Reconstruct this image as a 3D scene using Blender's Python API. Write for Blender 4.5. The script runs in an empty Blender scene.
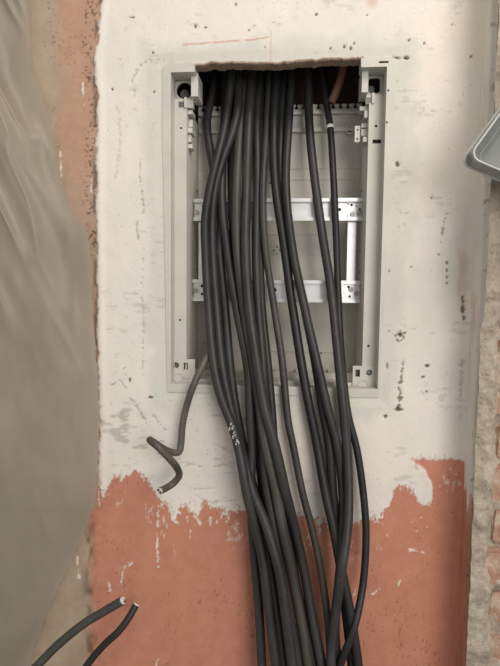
import bpy, bmesh, math, random
import numpy as np
from mathutils import Vector, Matrix

random.seed(7)
scene = bpy.context.scene
COL = scene.collection

# ------------------------------------------------------------------ camera
F_PX, IW, IH = 520.0, 500.0, 666.0
CAM = Vector((0.0, -0.77, 1.45))
YAW, PITCH, ROLL = math.radians(5.0), math.radians(-4.3), math.radians(0.6)
Fw = Vector((-math.sin(YAW) * math.cos(PITCH), math.cos(YAW) * math.cos(PITCH), math.sin(PITCH)))
R0 = Vector((math.cos(YAW), math.sin(YAW), 0))
U0 = R0.cross(Fw)
Rt = R0 * math.cos(ROLL) + U0 * math.sin(ROLL)
Up = U0 * math.cos(ROLL) - R0 * math.sin(ROLL)
cd = bpy.data.cameras.new('camera')
cam = bpy.data.objects.new('camera', cd)
COL.objects.link(cam)
cd.sensor_fit = 'VERTICAL'
cd.sensor_height = 24.0
cd.lens = F_PX / IH * 24.0
cd.clip_start = 0.01
m = Matrix((Rt, Up, -Fw)).transposed().to_4x4()
m.translation = CAM
cam.matrix_world = m
scene.camera = cam

# ------------------------------------------------------------------ light
scene.view_settings.view_transform = 'Standard'
scene.view_settings.look = 'None'
scene.view_settings.exposure = 0.12
scene.view_settings.gamma = 1.0
world = bpy.data.worlds.new('room_ambience')
scene.world = world
world.use_nodes = True
bg = world.node_tree.nodes['Background']
bg.inputs[0].default_value = (1.0, 0.965, 0.915, 1)
bg.inputs[1].default_value = 0.45


def area(name, loc, target, sx, sy, power, colr):
    l = bpy.data.lights.new(name, 'AREA')
    l.shape = 'RECTANGLE'
    l.size, l.size_y, l.energy, l.color = sx, sy, power, colr
    o = bpy.data.objects.new(name, l)
    COL.objects.link(o)
    o.location = loc
    o.rotation_euler = (Vector(target) - Vector(loc)).to_track_quat('-Z', 'Y').to_euler()
    return o


area('ceiling_light', (0.55, -1.05, 2.75), (0.0, 0.0, 1.60), 0.9, 0.6, 15.5, (1.0, 0.91, 0.80))
area('front_fill', (1.05, -2.4, 1.85), (0.0, 0.0, 1.45), 1.2, 1.2, 27.0, (1.0, 0.975, 0.94))  # unseen fill lamp added in front to brighten the wall and box inside


# ------------------------------------------------------------------ helpers
def P(px, py, Y):
    """world point that lies on the upright plane y = Y"""
    d = Fw + Rt * ((px - IW / 2) / F_PX) - Up * ((py - IH / 2) / F_PX)
    return CAM + d * ((Y - CAM.y) / d.y)


def to_px(X, Y, Z):
    dx, dy, dz = X - CAM.x, Y - CAM.y, Z - CAM.z
    w = dx * Fw.x + dy * Fw.y + dz * Fw.z
    u = dx * Rt.x + dy * Rt.y + dz * Rt.z
    v = dx * Up.x + dy * Up.y + dz * Up.z
    return IW / 2 + F_PX * u / w, IH / 2 - F_PX * v / w


def tag(o, label, cat=None, group=None, kind=None):
    o['label'] = label
    if cat: o['category'] = cat
    if group: o['group'] = group
    if kind: o['kind'] = kind
    return o


def link(name, me, mat, parent=None, smooth=False):
    """verts are given in world space; stored relative to the parent's empty"""
    o = bpy.data.objects.new(name, me)
    COL.objects.link(o)
    if mat: me.materials.append(mat)
    if parent is not None:
        o.parent = parent
        off = ROOT.get(parent.name, Vector((0, 0, 0)))
        me.transform(Matrix.Translation(-off))
        ROOT[o.name] = off
    if smooth:
        me.polygons.foreach_set('use_smooth', [True] * len(me.polygons))
    return o


ROOT = {}


def empty(name, loc):
    o = bpy.data.objects.new(name, None)
    COL.objects.link(o)
    o.location = loc
    o.empty_display_size = 0.05
    ROOT[o.name] = Vector(loc)
    return o


def bm_obj(name, bm, mat, parent=None, smooth=False, bevel=0.0):
    if bevel:
        bmesh.ops.bevel(bm, geom=bm.edges[:], offset=bevel, segments=2, affect='EDGES', profile=0.6, clamp_overlap=True)
    bmesh.ops.recalc_face_normals(bm, faces=bm.faces[:])
    me = bpy.data.meshes.new(name)
    bm.to_mesh(me)
    bm.free()
    return link(name, me, mat, parent, smooth)


def add_box(bm, x0, x1, y0, y1, z0, z1):
    vs = [bm.verts.new((x, y, z)) for x in (x0, x1) for y in (y0, y1) for z in (z0, z1)]
    for f in ((0, 1, 3, 2), (4, 6, 7, 5), (0, 4, 5, 1), (2, 3, 7, 6), (0, 2, 6, 4), (1, 5, 7, 3)):
        bm.faces.new([vs[i] for i in f])


def box(name, x0, x1, y0, y1, z0, z1, mat, parent, bevel=0.0006):
    bm = bmesh.new()
    add_box(bm, min(x0, x1), max(x0, x1), min(y0, y1), max(y0, y1), min(z0, z1), max(z0, z1))
    return bm_obj(name, bm, mat, parent, bevel=bevel)


def circ(cx, cz, r, n=20):
    return [(cx + r * math.cos(2 * math.pi * i / n), cz + r * math.sin(2 * math.pi * i / n)) for i in range(n)]


def rect(x0, x1, z0, z1, r=0.0, n=5):
    if r <= 0:
        return [(x0, z0), (x1, z0), (x1, z1), (x0, z1)]
    out = []
    for cx, cz, a in ((x1 - r, z0 + r, -90), (x1 - r, z1 - r, 0), (x0 + r, z1 - r, 90), (x0 + r, z0 + r, 180)):
        for i in range(n + 1):
            t = math.radians(a + 90 * i / n)
            out.append((cx + r * math.cos(t), cz + r * math.sin(t)))
    return out


def plate(name, loops, y0, y1, mat, parent, bm=None):
    """an outline in x, z with holes, extruded from y0 to y1"""
    own = bm is None
    if own: bm = bmesh.new()
    edges = []
    for lp in loops:
        vs = [bm.verts.new((x, y0, z)) for x, z in lp]
        for i in range(len(vs)):
            edges.append(bm.edges.new((vs[i], vs[(i + 1) % len(vs)])))
    r = bmesh.ops.triangle_fill(bm, use_beauty=True, use_dissolve=False, edges=edges)
    faces = [g for g in r['geom'] if isinstance(g, bmesh.types.BMFace)]
    e = bmesh.ops.extrude_face_region(bm, geom=faces)
    bmesh.ops.translate(bm, vec=(0, y1 - y0, 0), verts=[v for v in e['geom'] if isinstance(v, bmesh.types.BMVert)])
    if own:
        return bm_obj(name, bm, mat, parent)


def disc(name, cx, cz, r, y0, y1, mat, parent, n=16):
    return plate(name, [circ(cx, cz, r, n)], y0, y1, mat, parent)


def catmull(pts, step):
    pts = [np.array(p, float) for p in pts]
    pts = [2 * pts[0] - pts[1]] + pts + [2 * pts[-1] - pts[-2]]
    out = []
    for i in range(1, len(pts) - 2):
        p0, p1, p2, p3 = pts[i - 1:i + 3]
        n = max(2, int(np.linalg.norm(p2 - p1) / step))
        t0, t1 = 0.0, np.linalg.norm(p1 - p0) ** .5 + 1e-9
        t2 = t1 + np.linalg.norm(p2 - p1) ** .5 + 1e-9
        t3 = t2 + np.linalg.norm(p3 - p2) ** .5 + 1e-9
        for k in range(n):
            t = t1 + (t2 - t1) * k / n
            a1 = (t1 - t) / (t1 - t0) * p0 + (t - t0) / (t1 - t0) * p1
            a2 = (t2 - t) / (t2 - t1) * p1 + (t - t1) / (t2 - t1) * p2
            a3 = (t3 - t) / (t3 - t2) * p2 + (t - t2) / (t3 - t2) * p3
            b1 = (t2 - t) / (t2 - t0) * a1 + (t - t0) / (t2 - t0) * a2
            b2 = (t3 - t) / (t3 - t1) * a2 + (t - t1) / (t3 - t1) * a3
            out.append((t2 - t) / (t2 - t1) * b1 + (t - t1) / (t2 - t1) * b2)
    out.append(pts[-2])
    return out


def tube_mesh(name, path, rad, sides=12, squash=1.0):
    path = [Vector(p) for p in path]
    n = len(path)
    verts, faces = [], []
    up = Vector((1, 0, 0.01))
    for i, p in enumerate(path):
        t = (path[min(i + 1, n - 1)] - path[max(i - 1, 0)]).normalized()
        up = (up - t * up.dot(t)).normalized()
        b = t.cross(up)
        for k in range(sides):
            a = 2 * math.pi * k / sides
            verts.append(p + up * (math.cos(a) * rad) + b * (math.sin(a) * rad * squash))
    for i in range(n - 1):
        for k in range(sides):
            k2 = (k + 1) % sides
            faces.append((i * sides + k, i * sides + k2, (i + 1) * sides + k2, (i + 1) * sides + k))
    faces.append(tuple(range(sides))[::-1])
    faces.append(tuple((n - 1) * sides + k for k in range(sides)))
    me = bpy.data.meshes.new(name)
    me.from_pydata([tuple(v) for v in verts], [], faces)
    return me


# numpy value noise -------------------------------------------------
def vnoise(x, y, seed=0):
    xi, yi = np.floor(x).astype(np.int64), np.floor(y).astype(np.int64)
    fx, fy = x - xi, y - yi
    fx, fy = fx * fx * (3 - 2 * fx), fy * fy * (3 - 2 * fy)

    def h(a, b):
        n = (a * 374761393 + b * 668265263 + seed * 982451653) & 0x7fffffff
        n = ((n ^ (n >> 13)) * 1274126177) & 0x7fffffff
        n = (n ^ (n >> 16)) & 0x7fffffff
        return (n % 100003) / 100003.0
    return (h(xi, yi) * (1 - fx) + h(xi + 1, yi) * fx) * (1 - fy) + (h(xi, yi + 1) * (1 - fx) + h(xi + 1, yi + 1) * fx) * fy


def fbm(x, y, seed=0, octv=4):
    s, a, tot = 0.0, 1.0, 0.0
    for o in range(octv):
        s = s + a * vnoise(x * 2 ** o, y * 2 ** o, seed + o * 17)
        tot += a
        a *= 0.5
    return s / tot * 2 - 1


def sstep(a, b, x):
    t = np.clip((x - a) / (b - a), 0, 1)
    return t * t * (3 - 2 * t)


# ------------------------------------------------------------------ materials
class NT:
    def __init__(self, name):
        self.m = bpy.data.materials.new(name)
        self.m.use_nodes = True
        self.t = self.m.node_tree
        self.b = self.t.nodes['Principled BSDF']
        self.out = self.t.nodes['Material Output']

    def n(self, kind, **kw):
        nd = self.t.nodes.new(kind)
        for k, v in kw.items():
            setattr(nd, k, v)
        return nd

    def l(self, a, b):
        self.t.links.new(a, b)

    def noise(self, scale, detail=4, rough=0.6, stretch=None):
        tc = self.n('ShaderNodeTexCoord')
        nz = self.n('ShaderNodeTexNoise')
        nz.inputs['Scale'].default_value = scale
        nz.inputs['Detail'].default_value = detail
        nz.inputs['Roughness'].default_value = rough
        src = tc.outputs['Object']
        if stretch:
            mp = self.n('ShaderNodeMapping')
            mp.inputs['Scale'].default_value = stretch
            self.l(src, mp.inputs[0])
            src = mp.outputs[0]
        self.l(src, nz.inputs['Vector'])
        return nz.outputs['Fac']

    def ramp(self, fac, stops):
        r = self.n('ShaderNodeValToRGB')
        e = r.color_ramp.elements
        while len(e) < len(stops): e.new(0.5)
        for i, (p, c) in enumerate(stops):
            e[i].position = p
            e[i].color = (c[0], c[1], c[2], 1) if not isinstance(c, (int, float)) else (c, c, c, 1)
        self.l(fac, r.inputs[0])
        return r.outputs[0]

    def mix(self, fac, a, b):
        x = self.n('ShaderNodeMix', data_type='RGBA')
        if isinstance(fac, (int, float)):
            x.inputs[0].default_value = fac
        else:
            self.l(fac, x.inputs[0])
        for sock, v in ((x.inputs[6], a), (x.inputs[7], b)):
            if isinstance(v, tuple):
                sock.default_value = (v[0], v[1], v[2], 1)
            else:
                self.l(v, sock)
        return x.outputs[2]

    def attr(self, name):
        a = self.n('ShaderNodeAttribute', attribute_name=name)
        return a.outputs['Fac']

    def bump(self, h, strength, dist):
        bn = self.n('ShaderNodeBump')
        bn.inputs['Strength'].default_value = strength
        bn.inputs['Distance'].default_value = dist
        self.l(h, bn.inputs['Height'])
        self.l(bn.outputs[0], self.b.inputs['Normal'])


def simple(name, c1, c2, scale, rough=0.5, metal=0.0, bump=0.0, spec=0.5, detail=4):
    k = NT(name)
    nz = k.noise(scale, detail)
    k.l(k.ramp(nz, [(0.3, c1), (0.7, c2)]), k.b.inputs['Base Color'])
    k.b.inputs['Roughness'].default_value = rough
    k.b.inputs['Metallic'].default_value = metal
    k.b.inputs['Specular IOR Level'].default_value = spec
    if bump: k.bump(nz, bump, 0.001)
    return k.m


# painted and skimmed wall: masks are stored on the mesh, colours come from nodes
k = NT('skimmed_wall')
n_big = k.noise(7, 4)
n_mid = k.noise(38, 6, 0.65)
n_fine = k.noise(260, 5, 0.7)
white = k.ramp(n_big, [(0.30, (0.670, 0.640, 0.600)), (0.55, (0.725, 0.678, 0.622)), (0.75, (0.755, 0.682, 0.605))])
white = k.mix(k.ramp(n_mid, [(0.52, 0.0), (0.80, 0.45)]), white, (0.60, 0.565, 0.51))
white = k.mix(k.attr('grey'), white, (0.56, 0.56, 0.51))
salm = k.ramp(n_mid, [(0.25, (0.455, 0.190, 0.125)), (0.60, (0.520, 0.230, 0.156)), (0.85, (0.575, 0.287, 0.205))])
salm = k.mix(k.ramp(n_fine, [(0.62, 0.0), (0.80, 0.5)]), salm, (0.40, 0.155, 0.10))
beige = k.ramp(n_mid, [(0.3, (0.350, 0.275, 0.200)), (0.7, (0.430, 0.345, 0.255))])
c = k.mix(k.attr('beige'), salm, beige)
c = k.mix(k.attr('plaster'), c, white)
c = k.mix(k.attr('red'), c, (0.50, 0.17, 0.09))
c = k.mix(k.attr('dirt_and_shade'), c, (0.085, 0.062, 0.045))
k.l(c, k.b.inputs['Base Color'])
k.b.inputs['Roughness'].default_value = 0.85
k.b.inputs['Specular IOR Level'].default_value = 0.2
k.bump(n_fine, 0.35, 0.0012)
M_WALL = k.m

k = NT('rough_mortar')
n1 = k.noise(30, 8, 0.75)
n2 = k.noise(160, 6, 0.75)
c = k.ramp(n1, [(0.30, (0.255, 0.205, 0.160)), (0.50, (0.450, 0.385, 0.310)), (0.66, (0.570, 0.500, 0.415))])
c = k.mix(k.ramp(n2, [(0.56, 0.0), (0.70, 0.8)]), c, (0.13, 0.105, 0.082))
k.l(c, k.b.inputs['Base Color'])
k.b.inputs['Roughness'].default_value = 0.95
k.b.inputs['Specular IOR Level'].default_value = 0.1
k.bump(n2, 0.9, 0.004)
M_MORTAR = k.m

k = NT('red_brick')
n1 = k.noise(42, 6, 0.75)
n2 = k.noise(120, 6, 0.75)
c = k.ramp(n1, [(0.30, (0.300, 0.155, 0.110)), (0.50, (0.425, 0.255, 0.190)), (0.62, (0.530, 0.430, 0.340))])
c = k.mix(k.ramp(n2, [(0.50, 0.0), (0.64, 0.75)]), c, (0.52, 0.44, 0.35))
k.l(c, k.b.inputs['Base Color'])
k.b.inputs['Roughness'].default_value = 0.95
k.b.inputs['Specular IOR Level'].default_value = 0.1
k.bump(n2, 0.8, 0.003)
M_BRICK = k.m

M_BROKEN_SHADED = simple('shaded_broken_render', (0.22, 0.150, 0.105), (0.44, 0.335, 0.255), 60, 0.95, bump=0.8, spec=0.1, detail=8)  # old brown render with the shade of its underside put into the colour
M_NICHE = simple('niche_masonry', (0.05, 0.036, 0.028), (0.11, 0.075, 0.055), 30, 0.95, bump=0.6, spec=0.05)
M_PLASTIC = simple('grey_white_plastic', (0.495, 0.490, 0.445), (0.555, 0.548, 0.498), 22, 0.45, spec=0.4)
M_PLASTIC_IN = simple('back_panel_plastic', (0.600, 0.580, 0.525), (0.660, 0.640, 0.580), 15, 0.5, spec=0.35)
M_HOLE = simple('hole_black', (0.012, 0.012, 0.012), (0.02, 0.02, 0.02), 40, 0.8, spec=0.1)
M_BOLT = simple('dull_bolt', (0.10, 0.10, 0.095), (0.2, 0.2, 0.19), 80, 0.4, metal=0.6)
M_SCREW = simple('screw_steel', (0.28, 0.27, 0.25), (0.45, 0.44, 0.41), 200, 0.4, metal=0.9)
M_FLOOR = simple('concrete_floor', (0.22, 0.20, 0.17), (0.34, 0.31, 0.27), 9, 0.9, spec=0.2)
M_PIPE = simple('brown_conduit', (0.17, 0.075, 0.045), (0.25, 0.115, 0.072), 40, 0.6)
M_SPLASH = simple('plaster_splash', (0.30, 0.29, 0.27), (0.52, 0.50, 0.46), 300, 0.9)
M_TAPE = simple('white_tape', (0.72, 0.71, 0.68), (0.82, 0.81, 0.78), 100, 0.6)
M_CORE = simple('core_insulation', (0.60, 0.57, 0.51), (0.74, 0.71, 0.64), 300, 0.6)
M_COPPER = simple('cut_copper', (0.16, 0.085, 0.04), (0.32, 0.17, 0.09), 400, 0.4, metal=0.8)
M_BROWNCORE = simple('brown_core', (0.24, 0.10, 0.035), (0.34, 0.16, 0.07), 300, 0.6)

k = NT('zinc_rail')
nz = k.noise(9, 3, 0.5, (1.0, 1.0, 4.0))
k.l(k.ramp(nz, [(0.3, (0.55, 0.55, 0.545)), (0.7, (0.72, 0.72, 0.715))]), k.b.inputs['Base Color'])
k.b.inputs['Metallic'].default_value = 1.0
k.b.inputs['Roughness'].default_value = 0.30
M_ZINC = k.m


def cable_mat(name, dark, dust, amount):
    k = NT(name)
    n1 = k.noise(22, 5, 0.65, (1, 1, 0.35))
    n2 = k.noise(220, 4, 0.7)
    c = k.ramp(n1, [(0.32, dark), (0.72, dust)])
    c = k.mix(k.ramp(n2, [(0.60, 0.0), (0.78, amount)]), c, (0.20, 0.18, 0.155))
    k.l(c, k.b.inputs['Base Color'])
    k.b.inputs['Roughness'].default_value = 0.46
    k.b.inputs['Specular IOR Level'].default_value = 0.38
    k.bump(n2, 0.15, 0.0006)
    return k.m


M_CAB = [cable_mat('black_sheath', (0.010, 0.0105, 0.011), (0.026, 0.026, 0.026), 0.25),
         cable_mat('dusty_sheath', (0.014, 0.0145, 0.015), (0.044, 0.0435, 0.042), 0.45),
         cable_mat('brownish_sheath', (0.025, 0.0235, 0.021), (0.074, 0.068, 0.060), 0.6),
         cable_mat('plaster_dusted_sheath', (0.045, 0.041, 0.035), (0.150, 0.135, 0.115), 0.75)]

# dusty polythene
k = NT('dusty_polythene')
n1 = k.noise(5, 5, 0.6, (1.0, 1.0, 0.6))
n2 = k.noise(45, 5, 0.7)
c = k.ramp(n1, [(0.3, (0.295, 0.263, 0.215)), (0.7, (0.430, 0.383, 0.312))])
c = k.mix(k.ramp(n2, [(0.66, 0.0), (0.82, 0.5)]), c, (0.50, 0.47, 0.41))
k.l(c, k.b.inputs['Base Color'])
k.b.inputs['Roughness'].default_value = 0.42
k.b.inputs['Specular IOR Level'].default_value = 0.4
tr = k.n('ShaderNodeBsdfTransparent')
tl = k.n('ShaderNodeBsdfTranslucent')
k.l(c, tl.inputs[0])
tr.inputs[0].default_value = (0.9, 0.88, 0.84, 1)
m1 = k.n('ShaderNodeMixShader'); m1.inputs[0].default_value = 0.25
k.l(k.b.outputs[0], m1.inputs[1]); k.l(tl.outputs[0], m1.inputs[2])
m2 = k.n('ShaderNodeMixShader'); m2.inputs[0].default_value = 0.20
k.l(m1.outputs[0], m2.inputs[1]); k.l(tr.outputs[0], m2.inputs[2])
k.l(m2.outputs[0], k.out.inputs[0])
M_FILM = k.m

k = NT('grey_tub_plastic')
nz = k.noise(20, 4)
k.l(k.ramp(nz, [(0.3, (0.20, 0.212, 0.20)), (0.7, (0.27, 0.283, 0.268))]), k.b.inputs['Base Color'])
k.b.inputs['Roughness'].default_value = 0.25
M_TUB = k.m
M_TUB_HIGHLIGHT = simple('tub_rim_highlight', (0.48, 0.50, 0.475), (0.58, 0.60, 0.57), 40, 0.3)  # lighter tone paints the highlight along the rim and bead

# ------------------------------------------------------------------ main measures
XL, XR = P(163, 230, 0).x, P(391, 230, 0).x
ZT, ZB = P(275, 61, 0).z, P(275, 394.5, 0).z
XC = P(470, 240, 0).x                       # inside corner with the pilaster
GL, GR = P(195, 70, 0).x, P(361, 66, 0).x   # broken gap in the top of the frame
PIL = 0.055                                 # how far the pilaster stands out
BACK = 0.120


def lip_edge(z, side):
    """outer edge of the lip that the filler leaves free: narrower towards the bottom"""
    t = np.clip((ZT - 0.10 - np.asarray(z, float)) / (ZT - 0.10 - ZB), 0, 1)
    return XL + 0.0065 * t if side < 0 else XR - 0.0095 * t

# ------------------------------------------------------------------ floor
bm = bmesh.new()
add_box(bm, -1.4, 1.2, -2.4, 0.2, -0.05, 0.0)
tag(bm_obj('floor', bm, M_FLOOR), 'bare grey concrete floor below the wall', kind='structure')

# ------------------------------------------------------------------ back wall
STEP = 0.0015
xs = np.concatenate([np.array([-1.4, -1.1, -0.8, -0.62]), np.linspace(-0.53, XC, int((XC + 0.53) / STEP))])
zs = np.concatenate([np.array([0.0, 0.25, 0.5, 0.7]), np.linspace(0.80, 1.93, int(1.13 / STEP)), np.array([2.0, 2.2, 2.5])])
NX, NZ = len(xs), len(zs)
X, Z = np.meshgrid(xs, zs)
PX, PY = to_px(X, np.zeros_like(X), Z)

bnd = [(60, 480), (98, 487), (103, 497), (108, 484), (112, 476), (121, 479), (130, 476), (136, 469), (143, 479), (150, 488),
       (157, 495), (163, 501), (168, 511), (175, 518), (181, 505), (190, 508), (197, 516), (204, 502), (213, 507), (225, 511),
       (245, 510), (300, 516), (330, 521), (352, 522), (365, 520), (376, 517), (385, 512), (390, 503), (395, 491), (402, 485),
       (408, 488), (415, 496), (422, 503), (429, 504), (433, 494), (434, 459), (460, 458), (480, 458)]
bx_, by_ = zip(*bnd)
wob = fbm(PX / 9, PY / 9, 3, 4) * 5 + fbm(PX / 2.2, PY / 8, 5, 3) * 4.5 + fbm(PX / 1.6, PY / 2.6, 7, 2) * 4
sal = PY - np.interp(PX, bx_, by_) + wob * np.where(PX > 436, 0.25, 1.0)
tongue = np.interp(PX, [413, 425, 432, 434], [460, 470, 486, 503])
patch = np.where((PX > 411) & (PX < 436), np.minimum(PY - 459, tongue - PY) + wob * 0.4, -50)
sal = np.maximum(sal, patch)
# left limit of the skim coat
ledge = np.interp(PY, [-60, 0, 20, 40, 60, 80, 100, 150, 250, 320, 380, 430, 500], [106, 103, 99, 98, 94, 96, 97.5, 97, 97.5, 98, 99, 100, 97])
lw = (ledge - PX) + fbm(PX / 6, PY / 6, 11, 4) * 3.5
outp = np.maximum(sal, lw)
plaster = 1 - sstep(-1.6, 1.8, outp)
# flecks of skim left on the paint just below the limit
fl = 0.05 + fbm(PX / 2.6, PY / 4.5, 23, 3) + fbm(PX / 18, PY / 18, 29, 2) * 0.5
plaster = np.maximum(plaster, sstep(0.42, 0.55, fl) * (sal > 0) * np.clip(1 - sal / 45, 0, 1) * (PX > 97))
# bare scratches inside the coat near its limit
plaster *= 1 - 0.8 * sstep(0.38, 0.5, fbm(PX / 3.0, PY / 7, 31, 3)) * np.clip(1 + sal / 14, 0, 1) * (sal < 0)


def seg_dist(pts):
    d = np.full(PX.shape, 1e6)
    for (x0, y0), (x1, y1) in zip(pts[:-1], pts[1:]):
        L2 = (x1 - x0) ** 2 + (y1 - y0) ** 2 + 1e-9
        t = np.clip(((PX - x0) * (x1 - x0) + (PY - y0) * (y1 - y0)) / L2, 0, 1)
        d = np.minimum(d, np.hypot(PX - x0 - t * (x1 - x0), PY - y0 - t * (y1 - y0)))
    return d


# drips and dabs of white plaster on the paint
for pts, w in (([(158, 512), (157, 535), (158, 567)], 1.3), ([(128, 562), (123, 572), (121, 586)], 1.6), ([(109, 583), (110, 590)], 2.2),
               ([(78, 557), (79, 578)], 2.0), ([(45, 582), (47, 586)], 1.6), ([(133, 563), (124, 568)], 1.2), ([(410, 550), (424, 553)], 1.5),
               ([(400, 580), (398, 586)], 1.2), ([(372, 594), (380, 588)], 1.4), ([(195, 517), (200, 524)], 1.8), ([(190, 530), (191, 540)], 1.0),
               ([(168, 516), (177, 523)], 1.5), ([(60, 152), (61, 176)], 1.6), ([(91, 180), (92, 192)], 1.0), ([(82, 82), (84, 104)], 1.2),
               ([(157, 660), (156, 668)], 1.4), ([(355, 590), (352, 598)], 1.0)):
    d = seg_dist(pts) + fbm(PX / 2.2, PY / 3, 41, 3) * 2.2 + 0.35
    plaster = np.maximum(plaster, 0.85 * (1 - sstep(w * 0.3, w, d)))

# old beige paint at the far left and low left
bei = sstep(84, 52, PX + fbm(PX / 20, PY / 25, 51, 3) * 10)
bei = np.maximum(bei, 0.75 * sstep(110, 190, PY + fbm(PX / 14, PY / 14, 52, 3) * 22) * (PX < 99) * (PY < 470))
bei = np.maximum(bei, sstep(96, 84, PX + fbm(PX / 12, PY / 12, 53, 3) * 7) * sstep(470, 500, PY))
bei = np.maximum(bei, 0.58 * (PX < 99) * (PY < 480))
bei = np.where(PX > 101, 0, bei)

# pits (hole shade painted dark), chips and dirt ------------------------------------------------
dirt_and_shade = np.zeros_like(PX)
pit = np.zeros_like(PX)


def spot(x, y, rx, ry, depth=1.0, amt=1.0, seed=0):
    global dirt_and_shade, pit
    d = np.hypot((PX - x) / rx, (PY - y) / ry) + fbm(PX / 2.5, PY / 2.5, 61 + seed, 3) * 0.55
    s = 1 - sstep(0.6, 1.1, d)
    dirt_and_shade = np.maximum(dirt_and_shade, s * amt)  # dark tone is part dirt, part painted shade of the hole
    pit = np.maximum(pit, s * depth)


def scratch(pts, w, amt, depth=0.3, seed=0):
    global dirt_and_shade, pit
    d = seg_dist(pts) + fbm(PX / 2.6, PY / 2.6, 71 + seed, 3) * (w * 1.3 + 1.0) + 0.2
    s = 1 - sstep(w * 0.4, w, d)
    dirt_and_shade = np.maximum(dirt_and_shade, s * amt)
    pit = np.maximum(pit, s * depth)


for i, a in enumerate([(405.5, 58, 3.2, 1.9, 2), (396, 58, 5.5, 1.4, 1.5), (389, 122, 1.4, 1.4), (397, 164, 2.4, 3.0, 2), (388, 161, 1.0, 1.6), (388, 170, 1.0, 1.2),
                       (431, 198, 1.2, 1.0), (439, 254.5, 1.3, 1.1), (400, 335, 2.0, 2.4, 1.5), (405, 333, 1.6, 1.8), (387, 366, 1.3, 4.0, 2),
                       (398.5, 409.5, 4.0, 1.8, 2), (385, 416, 1.8, 2.4), (427, 366, 2.4, 1.6), (423, 377, 3, 1.3, .3), (426, 391, 1.8, 1.0, .4),
                       (389, 271, 1.1, 2.2), (411, 267, 1.5, .9, .4), (330.5, 49, 1.2, 1.5), (344, 47, 1.2, 1.6), (351, 49, 1.6, 2.0), (354, 44, 1.2, 2.4),
                       (316, 15, 1.3, 1.2), (367, 16, 1.6, 1.0), (249, 31, .9, 1.2), (254, 27, .9, 1.0), (206, 28, 2.2, 1.1, .5), (196, 27, 1.5, 2.0, .4),
                       (236, 5, 1.0, 1.4), (153, 53, 1.2, 1.0), (112, 89, 1.3, 1.0), (154, 92, 1.2, 1.2), (133, 18, 3.5, 1.0, .4), (130, 380, 1.6, 2.2, .6),
                       (151, 397, 2.5, 1.2, .5), (447, 263, 1.0, 2.0), (447, 270, 1.1, 2.2), (447, 277, 1.0, 1.6), (447, 283, 1.0, 1.2),
                       (452, 25, 1.3, 1.1), (470, 58, 1.2, 1.0), (409, 41, 1.0, 1.2), (424, 44, 1.0, 1.2), (389, 331, 1.0, 1.0), (265, 48, .8, 1.1)]):
    spot(a[0], a[1], a[2], a[3], a[4] if len(a) > 4 else 1.0, 0.9, i)
scratch([(403, 362), (402, 372), (400, 384), (400, 393), (398, 408)], 1.7, 0.75, 0.8, 1)
scratch([(395, 337), (400, 331), (404, 338), (399, 342), (395, 337)], 1.1, 0.7, 0.5, 2)
scratch([(446, 214), (443, 226), (441, 243)], 1.0, 0.55, 0.4, 3)
scratch([(462, 297), (462, 318)], 1.4, 0.8, 0.8, 4)
scratch([(461, 360), (459, 400)], 1.2, 0.25, 0.4, 5)
scratch([(397, 212), (408, 214)], 0.8, 0.25, 0.2, 6)
scratch([(396, 229), (404, 223), (406, 230)], 0.8, 0.3, 0.2, 7)
scratch([(432, 198), (450, 200)], 0.9, 0.22, 0.2, 8)
scratch([(420, 108), (436, 112)], 0.7, 0.35, 0.2, 9)
scratch([(130, 398), (138, 408), (147, 424)], 1.0, 0.35, 0.3, 10)
scratch([(112, 385), (120, 380), (126, 388)], 0.8, 0.4, 0.3, 11)
scratch([(150, 410), (160, 425), (168, 432)], 1.0, 0.3, 0.3, 12)
scratch([(186, 462), (205, 468), (228, 464)], 1.2, 0.25, 0.3, 13)
scratch([(195, 494), (206, 503), (236, 500)], 1.1, 0.3, 0.3, 14)
scratch([(192, 490), (215, 488)], 1.0, 0.18, 0.3, 15)
scratch([(205, 440), (232, 452)], 1.0, 0.18, 0.3, 16)
scratch([(134, 96), (132, 80), (140, 66), (148, 60), (163, 59)], 1.2, 0.28, 0.4, 17)
scratch([(140, 160), (139, 175), (142, 196), (144, 210), (136, 225), (138, 240)], 0.9, 0.30, 0.5, 18)
scratch([(143, 260), (141, 290), (143, 330), (142, 380)], 0.9, 0.22, 0.4, 19)
scratch([(117, 105), (120, 140), (116, 178)], 1.6, 0.16, 0.2, 20)
# brown crumbs along the bare strip at the left
cr = fbm(PX / 2.2, PY / 2.2, 81, 3)
zone = ((PX > 40) & (PX < 97)) * np.clip(0.55 + 1.4 * fbm(PX / 25, PY / 40, 86, 3), 0, 1) * np.interp(PX, [40, 52, 60, 78, 90, 97], [0.0, 0.6, 0.3, 0.35, 1.0, 0.8]) * sstep(480, 300, PY)
dirt_and_shade = np.maximum(dirt_and_shade, sstep(0.40, 0.55, cr + 0.22 * zone) * (zone > 0.02) * np.clip(zone * 1.1, 0, 0.85))
edge_line = np.exp(-((PX - ledge + 2) / 2.2) ** 2) * (PY < 480) * sstep(-0.1, 0.3, fbm(PX / 5, PY / 12, 83, 3))
dirt_and_shade = np.maximum(dirt_and_shade, edge_line * 0.75)
# dirty brush marks beside the salmon at low left
bz = np.exp(-((PX - 90 - fbm(PX * 0 + 3, PY / 20, 84, 2) * 4) / 5.5) ** 2) * sstep(500, 530, PY)
dirt_and_shade = np.maximum(dirt_and_shade, bz * np.clip(0.25 + fbm(PX / 4, PY / 10, 85, 3), 0, 0.75))
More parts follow.
